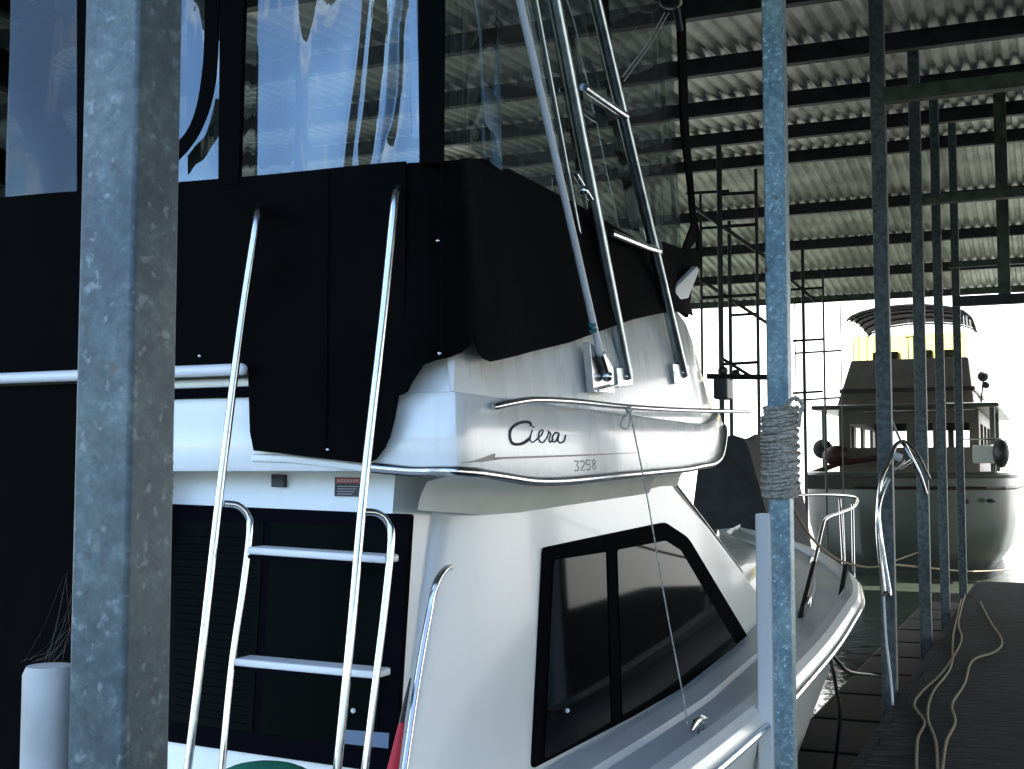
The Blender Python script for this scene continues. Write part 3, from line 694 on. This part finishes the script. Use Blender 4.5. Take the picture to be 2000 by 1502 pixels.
# thin line from grab rail to cleat
b=MB().tube(smooth_path([U(1228,795,'l',-1.55),U(1262,960,'l',-1.52),U(1300,1180,'l',-1.47),U(1336,1370,'l',-1.42),U(1342,1412,'l',-1.38)],5),.0035,6)
b.ball(U(1228,800,'l',-1.55),.014,n=6).tube(smooth_path([U(1236,800,'l',-1.55),U(1220,812,'l',-1.555),U(1212,832,'l',-1.555),U(1226,836,'l',-1.552),U(1232,812,'l',-1.55)],4),.0035,6)
tag(b.build('rope','rope',smooth=True),'thin pale line tied from the yacht bridge rail down to its deck cleat','rope')
# ================================================================= LADDER (part of yacht)
LF=3.10
def lt(pts,r,name):
    MB().tube(smooth_path([U(x,y,'f',f) for x,y,f in pts],6),r,12).build(name,'steel',Y,smooth=True)
lt([(507,404,3.285),(505,412,3.24),(500,440,3.20),(470,640,3.16),(430,960,3.10),(395,1270,3.04),(362,1540,3.0)],.0125,'ladder_handrail')
lt([(778,366,3.285),(776,374,3.24),(770,400,3.20),(748,620,3.16),(710,960,3.10),(685,1240,3.04),(655,1540,3.0)],.0125,'ladder_handrail')
lt([(438,984,3.10),(465,988,3.13),(484,1008,3.15),(488,1040,3.15),(475,1150,3.13),(452,1310,3.10),(430,1540,3.06)],.0108,'ladder_leg')
lt([(712,1000,3.10),(738,1003,3.13),(757,1020,3.15),(764,1055,3.15),(752,1180,3.13),(735,1320,3.10),(708,1540,3.06)],.0108,'ladder_leg')
for a,c,z,ff in (((482,1072),(752,1090),0,3.13),((455,1290),(735,1316),0,3.10)):
    p0=U(*a,'f',ff); p1=U(*c,'f',ff)
    MB().quadbox(p0+Vector((0,0,-.016)),p1-p0,Fd*.085-Vector((0,0,.0)),Vector((0,0,.022))).build('ladder_step','white',Y,bevel=.006)
    MB().quadbox(p0+Vector((0,0,-.028))+Fd*.004,p1-p0,Fd*.07,Vector((0,0,.010))).build('step_bracket','frame',Y)
# ================================================================= LOOSE THINGS in the cockpit
b=MB().tube([U(742,1600,'f',3.05),U(768,1500,'f',3.05),U(785,1410,'f',3.05)],[.020,.016,.008],10)
u_=thing('furled_umbrella','furled red umbrella with black tip leaning on the yacht corner','umbrella',U(745,1600,'f',3.05))
b.build('canopy','red',u_,smooth=True); MB().tube([U(784,1412,'f',3.05),U(792,1370,'f',3.05),U(802,1324,'f',3.05)],[.0083,.006,.0025],8).build('tip','black',u_,smooth=True)
b=MB().ball(U(515,1533,'f',2.9),.12,sx=1.2,sz=.5); tag(b.build('duffel_bag','green',smooth=True),'green bag below the ladder at the bottom edge','bag')
# chain at post right edge
b=MB()
for k in range(9):
    c=U(334,868+k*12,'f',1.62); t=[]
    for j in range(8):
        an=2*math.pi*j/8; t.append(c+(Sd if k%2 else Fd)*.0035*math.cos(an)+Vector((0,0,.0065*math.sin(an))))
    b.tube(t,.0013,5,closed=True)
tag(b.build('chain','black'),'short dark chain hanging behind the nearest post','chain')
b=MB().tube([U(334,735,'f',1.62),U(335,868,'f',1.62)],.0012,5); tag(b.build('cord','rope'),'thin pale cord above the dark chain behind the nearest post','cord')
# ================================================================= ROPE WRAP on second post
pc=(5.89,-1.16); z1=U(1520,792,'f',5.84).z; z0=U(1520,972,'f',5.84).z
def wrap(turns,r0,rt,dirn,ph,za,zb_,tilt):
    pts=[]
    for k in range(turns*20+1):
        t=k/20; an=dirn*2*math.pi*t+ph; c,s_=math.cos(an),math.sin(an); sq=max(abs(c),abs(s_))
        r=(r0+.003*math.sin(t*5.1+ph))*lerp(1,1/sq,.30)
        pts.append(W(pc[0]+r*c,pc[1]+r*s_,lerp(za,zb_,t/turns)+tilt*math.sin(an+1.0)))
    return pts
b=MB().tube(wrap(23,.070,0,1,0,z0,z1,.006),.0098,8)
b.tube(wrap(11,.083,0,-1,1,z0+.012,z1-.02,.020),.0072,8)
b.tube(wrap(11,.085,0,1,2.2,z0+.02,z1-.03,.024),.0072,8)
b.tube(smooth_path([W(5.80,-1.12,z1-.01),W(5.78,-1.07,z1+.03),W(5.80,-1.04,z1),W(5.80,-1.05,z1-.05),W(5.82,-1.06,z1-.10)],6),.01,8)
tag(b.build('rope_coil','rope',smooth=True,angle=0),'grey braided rope wound thickly round the second post','rope')
# sagging lines
b=MB().tube(smooth_path([U(1540,965,'Y',5.85),U(1556,1005,'Y',6.2),U(1592,1058,'Y',7.0),U(1640,1094,'Y',8.2),U(1700,1108,'Y',9.4),U(1745,1096,'Y',10.8),U(1800,1076,'Y',12.6)],6),.008,8)
tag(b.build('rope','tanrope',smooth=True),'brown rope sagging between the rope-wound post and a farther post','rope')
b=MB().tube(smooth_path([U(1722,1100,'Y',9.5),U(1760,1104,'Y',11),U(1900,1116,'Y',22),U(1985,1112,'Y',26)],6),.012,6)
tag(b.build('rope','tanrope',smooth=True),'dark taut rope running across to the trawler waterline','rope')
# ropes on the pier and hanging
def pr_(pts,r,label,z=.515,m='tanrope'):
    q=[U(x,y,'z',z) for x,y in pts]; return tag(MB().tube(smooth_path(q,6),r,7).build('rope',m,smooth=True),label,'rope','ropes lying on the pier')
pr_([(1885,1162),(1872,1215),(1878,1250),(1845,1308),(1800,1352),(1786,1378),(1806,1410),(1792,1445),(1790,1520)],.009,'tan rope lying along the pier edge, leftmost of three')
pr_([(1878,1170),(1862,1240),(1858,1300),(1822,1352),(1812,1400),(1828,1450),(1832,1530)],.009,'tan rope lying in the middle of three on the pier')
pr_([(1915,1176),(1935,1215),(1957,1250),(1945,1272),(1900,1290),(1884,1335),(1860,1375),(1866,1410),(1848,1450),(1838,1530)],.009,'tan rope curling out farthest right on the pier')
# ================================================================= folded stainless ladder on third post
lad=thing('folding_ladder','bent stainless boarding ladder hung on the third post, hook-shaped top','ladder',U(1740,1502,'Y',8.9))
def lt2(pts,r,name,m='steel'): MB().tube(smooth_path([U(x,y,'Y',d) for x,y,d in pts],5),r,8).build(name,m,lad,smooth=True)
lt2([(1808,965,9.3),(1795,925,9.25),(1775,885,9.2),(1762,864,9.15),(1748,872,9.1),(1735,905,9.05),(1722,935,9.0),(1715,1000,9.0),(1716,1060,9.0),(1727,1160,8.95)],.016,'side_tube')
lt2([(1815,935,9.5),(1790,885,9.45),(1766,862,9.4),(1750,870,9.3)],.014,'hook_tube')
lt2([(1736,935,9.0),(1723,965,8.98),(1716,1000,8.95),(1722,1060,8.95),(1738,1158,8.9)],.014,'side_tube')
lt2([(1742,888,9.1),(1760,895,9.1)],.03,'hinge_plate','white'); lt2([(1726,1160,8.93),(1740,1158,8.9)],.018,'end_bracket')
lt2([(1748,915,9.1),(1765,898,9.2)],.014,'rung'); lt2([(1758,915,9.1),(1780,900,9.2)],.014,'rung')
b=MB().tube(smooth_path([U(1726,1165,'Y',8.9),U(1731,1250,'Y',8.85),U(1742,1350,'Y',8.8),U(1752,1520,'Y',8.7)],5),.009,7)
tag(b.build('hose','white',smooth=True),'white hose hanging straight down below the folded ladder','hose')
b=MB().tube(smooth_path([U(1729,802,'Y',9.4),U(1742,822,'Y',9.4),U(1752,845,'Y',9.38),U(1762,866,'Y',9.3)],5),.010,7)
tag(b.build('rope','rope',smooth=True),'short pinkish rope holding up the folded ladder on the third post','rope')
# ================================================================= overhead beams between posts
def beam(p0,p1,w_,h_,label,m='greybeam',cat='beam'):
    d=(p1-p0); t=d.normalized(); s_=t.cross(Vector((0,0,1))).normalized()
    return tag(MB().quadbox(p0-s_*w_/2-Vector((0,0,h_/2)),d,s_*w_,Vector((0,0,h_))).build('crossbeam',m),label,cat,'overhead beams right of the posts')
def beamP(px,py,f,llen,h_,w_,label,m): 
    p=U(px,py,'f',f); return beam(p,p+Sd*llen,w_,h_,label,m)
beamP(1712,190,9.7,5,.11,.10,'wide greenish beam high up, from the third post to the right','greybeam')
beamP(1795,392,12.95,5,.09,.1,'pale beam at mid height right of the fourth post','greybeam')
beamP(1852,518,15.5,5,.07,.07,'thin greenish pipe beam low over the trawler','greybeam')
h=thing('hoist_frame','dark hanging steel hoist frame over the trawler roofline','hoist',U(1962,600,'Y',14))
p=U(1860,598,'Y',14); MB().quadbox(p,Sd*4,Vector((0,0,.11)),Fd*.1).build('hoist_beam','steelbeam',h)
p=U(1950,582,'Y',14); MB().quadbox(p,Sd*.13,Vector((0,0,roofz(14)-p.z-.1)),Fd*.12).build('hanger','greybeam',h)
p=U(2060,582,'Y',14); MB().quadbox(p,Sd*.1,Vector((0,0,roofz(13)-p.z-.2)),Fd*.1).build('hanger','steelbeam',h)
# ================================================================= lattice frames across the shed
def lattice(label,D,vx,hz,dg=(),ybot=1100,w1=.045):
    t=thing('steel_lattice',label,'lattice frame',U(vx[0][0],ybot,'Y',D),'thin steel lattice frames beyond the yacht')
    for x,y0,w_ in vx:
        a=U(x,y0,'Y',D); MB().tube([a,Vector((a.x,a.y,0))],w_,6).build('upright','steelbeam',t)
    for x0,x1,y in hz: MB().tube([U(x0,y,'Y',D),U(x1,y-(x1-x0)*.06,'Y',D)],.022,6).build('rail','steelbeam',t)
    for a,c in dg: MB().tube([U(*a,'Y',D),U(*c,'Y',D)],.025,6).build('brace','greybeam',t)
    return t
lattice('thick pair of uprights with rungs just right of the yacht canvas',15,[(1404,285,.035),(1476,330,.022)],[(1404,1476,443),(1370,1476,582),(1404,1480,712),(1404,1476,380)],[((1350,400),(1500,505))])
lattice('slim uprights close against the yacht canvas edge',17,[(1368,380,.02),(1424,432,.028)],[(1340,1424,378),(1424,1480,616),(1368,1424,446)],[((1366,545),(1500,632))])
lattice('middle lattice frame between the rope-wound post and trawler',20,[(1567,483,.028),(1607,535,.018)],[(1540,1607,566),(1548,1607,666),(1548,1607,768)],[((1537,540),(1595,590))])
lattice('faint outer lattice frame nearest the trawler bimini',24,[(1552,590,.012),(1641,592,.012)],[(1552,1641,592),(1552,1641,690),(1552,1641,782)])
b=MB().tube([U(1380,735,'Y',14),U(1510,737,'Y',14)],.035,6).tube([U(1410,700,'Y',14),U(1470,737,'Y',14)],.02,6).ball(U(1437,730,'Y',14),.05,n=6)
tag(b.build('winch_arm','black'),'black winch arm with pulley by the yacht bridge front','winch')
# ================================================================= tarp-covered boat beyond the bow
b=MB()
ap=U(1440,850,'Y',15); rows=[]
pts=[(1335,1140),(1365,905),(1415,862),(1430,850),(1452,850),(1462,866),(1500,1010),(1520,1140)]
front=[U(x,y,'Y',14.2) for x,y in pts]; back=[U(x*.995+4,y,'Y',14.2)+Fd*2.5 for x,y in pts]
nr=8
for i in range(nr+1):
    t=i/nr; rows.append([a.lerp(c,t)+Vector((0,0,.05*math.sin(t*9+k))) for k,(a,c) in enumerate(zip(front,back))])
b.grid(rows)
for r in (rows[0],rows[-1]): i=len(b.v); b.v+=r; b.f.append(tuple(range(i,i+len(r))))
tb=thing('covered_boat','neighbouring boat under a tall dark grey tarp beyond the yacht bow','covered boat',W(14,-4.3,0))
b.build('tarp','tarp',tb,smooth=True,angle=50)
b=MB(); hr=[]
for i in range(9):
    f=13.2+i*.6; hb=interp([(13.2,1.2),(16,1.2),(17.4,.6),(18,.05)],f); hr.append([W(f,-4.6+a*hb,z) for a,z in ((1,1.05),(.95,.6),(.85,.05),(0,-.3),(-.85,.05),(-.95,.6),(-1,1.05))])
b.grid(hr); i=len(b.v); b.v+=hr[0]; b.f.append(tuple(range(i,i+7))); b.build('hull','gel_bridge',tb,smooth=True)
# ================================================================= TRAWLER
TF=27.6; TW=thing('trawler','tan and white trawler yacht with bimini seen beyond the posts','trawler',W(TF,-2.9,0))
TC=-2.85
def thb(f): return interp([(TF-.5,0.9),(TF-.3,1.6),(TF,1.95),(TF+.6,2.12),(TF+5,2.2),(TF+9,1.6),(TF+12,.1)],f)
rows=[]
for f in (TF-.5,TF-.42,TF-.3,TF-.15,TF,TF+.3,TF+.8,TF+2,TF+5,TF+7,TF+9,TF+10.5,TF+12):
    hb=thb(f); rows.append([W(f,TC+a*hb,z) for a,z in ((1,2.0),(1.02,1.6),(1.0,1.0),(.93,.45),(.78,0.0),(0,-.4),(-.78,0),(-.93,.45),(-1,1.0),(-1.02,1.6),(-1,2.0))])
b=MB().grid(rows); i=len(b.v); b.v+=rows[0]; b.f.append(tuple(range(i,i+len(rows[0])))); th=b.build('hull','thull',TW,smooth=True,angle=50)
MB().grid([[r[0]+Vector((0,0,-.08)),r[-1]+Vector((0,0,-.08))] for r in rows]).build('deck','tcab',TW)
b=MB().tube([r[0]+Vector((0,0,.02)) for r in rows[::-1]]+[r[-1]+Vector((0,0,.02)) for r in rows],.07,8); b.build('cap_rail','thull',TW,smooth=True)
MB().tube([r[0].lerp(r[2],.25)+Sd*.02 for r in rows[::-1]]+[r[-1].lerp(r[-3],.25)-Sd*.02 for r in rows],.04,6).build('rub_strake','dark',TW)
for x,y in ((1885,980),(1936,978)): MB().ball(U(x,y,'f',TF-.48),.07,n=6,sx=1.4,sz=.7).build('exhaust_port','black',TW)
MB().box(TF-.52,TF-.45,TC-1.95,TC-.2,1.72,2.02).build('transom_panel','dark',TW)
# deckhouse with see-through windows
d0,d1=TF+1.2,TF+7; c0,c1=TC-1.5,TC+1.45; zc0,zc1=1.9,3.42
def wallp(name,fa,fb_,l0,l1,wins,along):
    b=MB(); z0,z1,h0,h1=zc0,zc1,2.62,3.15
    if along=='l':
        b.box(fa,fb_,l0,l1,z0,h0); b.box(fa,fb_,l0,l1,h1,z1); x=l0
        for a,c in wins+[(l1,l1)]: b.box(fa,fb_,x,a,h0+.001,h1-.001); x=c
    else:
        b.box(fa,fb_,l0,l1,z0,h0); b.box(fa,fb_,l0,l1,h1,z1); x=fa
        for a,c in wins+[(fb_,fb_)]: b.box(x,a,l0,l1,h0+.001,h1-.001); x=c
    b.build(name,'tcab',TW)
wallp('aft_wall',d0,d0+.08,c0,c1,[(c0+.25,c0+.85),(c0+1.15,c0+1.45),(c0+1.7,c0+2.0),(c0+2.2,c0+2.75)],'l')
wallp('front_wall',d1,d1+.08,c0,c1,[(c0+.15,c0+.95),(c0+1.1,c0+1.9),(c0+2.05,c0+2.8)],'l')
for l in (c0,c1-.08): wallp('side_wall',d0+.081,d1-.001,l,l+.08,[(d0+.6,d0+1.8),(d0+2.2,d0+3.4),(d0+3.8,d0+5.2)],'f')
MB().box(TF+.2,TF+8.4,TC-1.95,TC+1.9,3.43,3.53).build('deckhouse_roof','thull',TW,bevel=.04)
for l in (TC+1.7,TC-1.75):
    for f in (TF+.4,TF+2.8): MB().box(f,f+.1,l,l+.1,2.0,3.425).build('roof_post','thull',TW)
# flybridge
fo=[(TF+1.6,3.54),(TF+6.6,3.54),(TF+6.2,4.45),(TF+1.6,4.45)]
rows=[]
for f,hw0,hw1 in ((TF+1.5,1.35,1.25),(TF+2.5,1.38,1.28),(TF+5.6,1.35,1.2),(TF+6.6,.9,.75)):
    rows.append([W(f,TC+hw0,3.535),W(f,TC+hw1,4.6),W(f,TC-hw1-.0,4.6),W(f,TC-hw0-.25,3.535)])
b=MB().grid(rows)
for r in (rows[0],rows[-1]): i=len(b.v); b.v+=r; b.f.append(tuple(range(i,i+4)))
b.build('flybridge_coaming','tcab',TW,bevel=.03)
MB().box(TF+1.45,TF+6.0,TC-1.52,TC+1.37,3.86,3.95).build('flybridge_stripe','dark',TW)
MB().box(TF+1.55,TF+1.57,TC-1.22,TC+1.22,4.605,5.15).build('yellow_enclosure','yvinyl',TW)
for l in (-1.2,-.55,0,.6,1.2): MB().tube([W(TF+1.5,TC+l,4.6),W(TF+1.5,TC+l*.97,5.6)],.014,6).build('bimini_pole','steel',TW)
for l in (-1.35,1.28): 
    for f in (TF+2,TF+3.5,TF+5): MB().tube([W(f,TC+l,4.6),W(f-.3,TC+l*.95,5.62)],.014,6).build('bimini_pole','steel',TW)
b=MB().box(TF+2.4,TF+2.9,TC-.9,TC-.3,4.43,4.86).box(TF+2.6,TF+3.1,TC+.5,TC+1.0,4.43,4.88).box(TF+3.6,TF+4.0,TC-.1,TC+.35,4.43,4.98); b.build('flybridge_seat','dark',TW,bevel=.05)
MB().tube([W(TF+2.2,TC+.05,4.43),W(TF+2.2,TC+.05,5.15)],.02,6).tube([W(TF+2.2,TC-.12,5.15),W(TF+2.2,TC+.22,5.17)],.02,6).build('helm_post','dark',TW)
rows=[]
for k in range(11):
    f=TF+1.2+k*.36; rows.append([W(f,TC+1.3*math.sin(a),5.46+.32*math.cos(a)+.10*math.sin(k/10*math.pi)) for a in [(-1.45+j*.29) for j in range(11)]])
MB().slab(rows,Vector((0,0,.012))).build('bimini_top','tarp',TW,smooth=True)
b=MB()
for k in range(0,11,2):
    b.tube([p_-Vector((0,0,.03)) for p_ in rows[k]],.025,6)
b.build('bimini_bow','dark',TW)
b=MB()
for f in (TF-.4,TF+1.5,TF+3.5,TF+5.5,TF+7.5): b.tube([W(f,TC+thb(f)*.97,2.0),W(f,TC+thb(f)*.97,2.75)],.016,6)
b.tube([W(f,TC+thb(f)*.97,2.75) for f in (TF-.4,TF,TF+1.5,TF+3.5,TF+5.5,TF+7.5)],.02,6); b.build('side_rail','steel',TW)
b=MB().ball(U(1920,735,'Y',27),.12,n=6).ball(U(1926,752,'Y',27),.08,n=6).tube([U(1921,735,'Y',27),U(1915,800,'Y',27)],.02); b.build('searchlight','black',TW)
# things on trawler stern
b=MB().ball(U(1955,884,'f',TF-.1),.22,n=8,sx=.7,sz=1.45); tag(b.build('outboard_motor','black',smooth=True),'black upright outboard motor on the trawler stern rail, right side','motor')
q=U(1900,905,'f',TF+.1); tag(MB().quadbox(q,Sd*.5,Fd*.4,Vector((0,0,.38))).build('storage_box','white',bevel=.03),'pale green white storage box on the trawler stern','box')
b=MB().ball(U(1634,890,'f',TF+.3),.3,n=8,sx=1.0,sz=.75); tag(b.build('covered_buoy','maroon',smooth=True),'round maroon covered buoy on the trawler deck at left','buoy')
b=MB().tube([U(1585,925,'f',TF+.2),U(1640,905,'f',TF+.2),U(1720,893,'f',TF+.2)],.06,8); tag(b.build('rolled_canvas','maroon',smooth=True),'rolled maroon canvas along the trawler rail at left','canvas roll')
b=MB().ball(U(1607,877,'f',TF+.6),.22,n=8); tag(b.build('fender','tarp',smooth=True),'round grey fender beside the maroon buoy on the trawler','fender')
# ================================================================= shore trees behind the camera (seen mirrored in the vinyl)
def tree(x,y,h,r,label):
    t=thing('shore_tree',label,'tree',(x,y,.3),'trees on the shore behind the photographer')
    MB().tube([Vector((x,y,.3)),Vector((x+.3,y,h*.5)),Vector((x,y+.2,h*.8))],[.35,.22,.08],8).build('trunk','bark',t)
    b=MB()
    for k in range(900):
        a=random.gauss(0,1),random.gauss(0,1),random.gauss(0,1); v=Vector(a).normalized()*random.uniform(.45,1)**.6
        sc_=1+.35*noise.noise(v*2.2+Vector((x,y,0)))
        c=Vector((x+v.x*r*sc_,y+v.y*r*sc_,h*.62+v.z*h*.38*sc_)); q=Vector((random.gauss(0,1),random.gauss(0,1),random.gauss(0,1))).normalized(); u_=q.orthogonal().normalized()*.45; w_=q.cross(u_)
        i=len(b.v); b.v+=[c-u_,c+w_*.6,c+u_,c-w_*.6]; b.f.append((i,i+1,i+2,i+3))
    b.build('crown','leaf',t)
MB().box(-62,-45,-40,30,-.5,.3)
o=MB().box(-90,-42,-60,40,-.5,.35).build('shore_ground',mat('shore grass',(.05,.08,.03),.9,var=.3,vscale=.4)); struct(o)
for k in range(9):
    p=W(-50+random.uniform(-3,3),-34+k*7+random.uniform(-1.5,1.5),0); tree(p.x,p.y,random.uniform(8,14),random.uniform(3.2,4.6),'leafy shore tree mirrored in the aft vinyl windows, '+['far left','second','third','fourth','middle','sixth','seventh','eighth','far right'][k]+' of the row')
for o in list(bpy.data.objects):
    if '_o' in o: del o['_o']
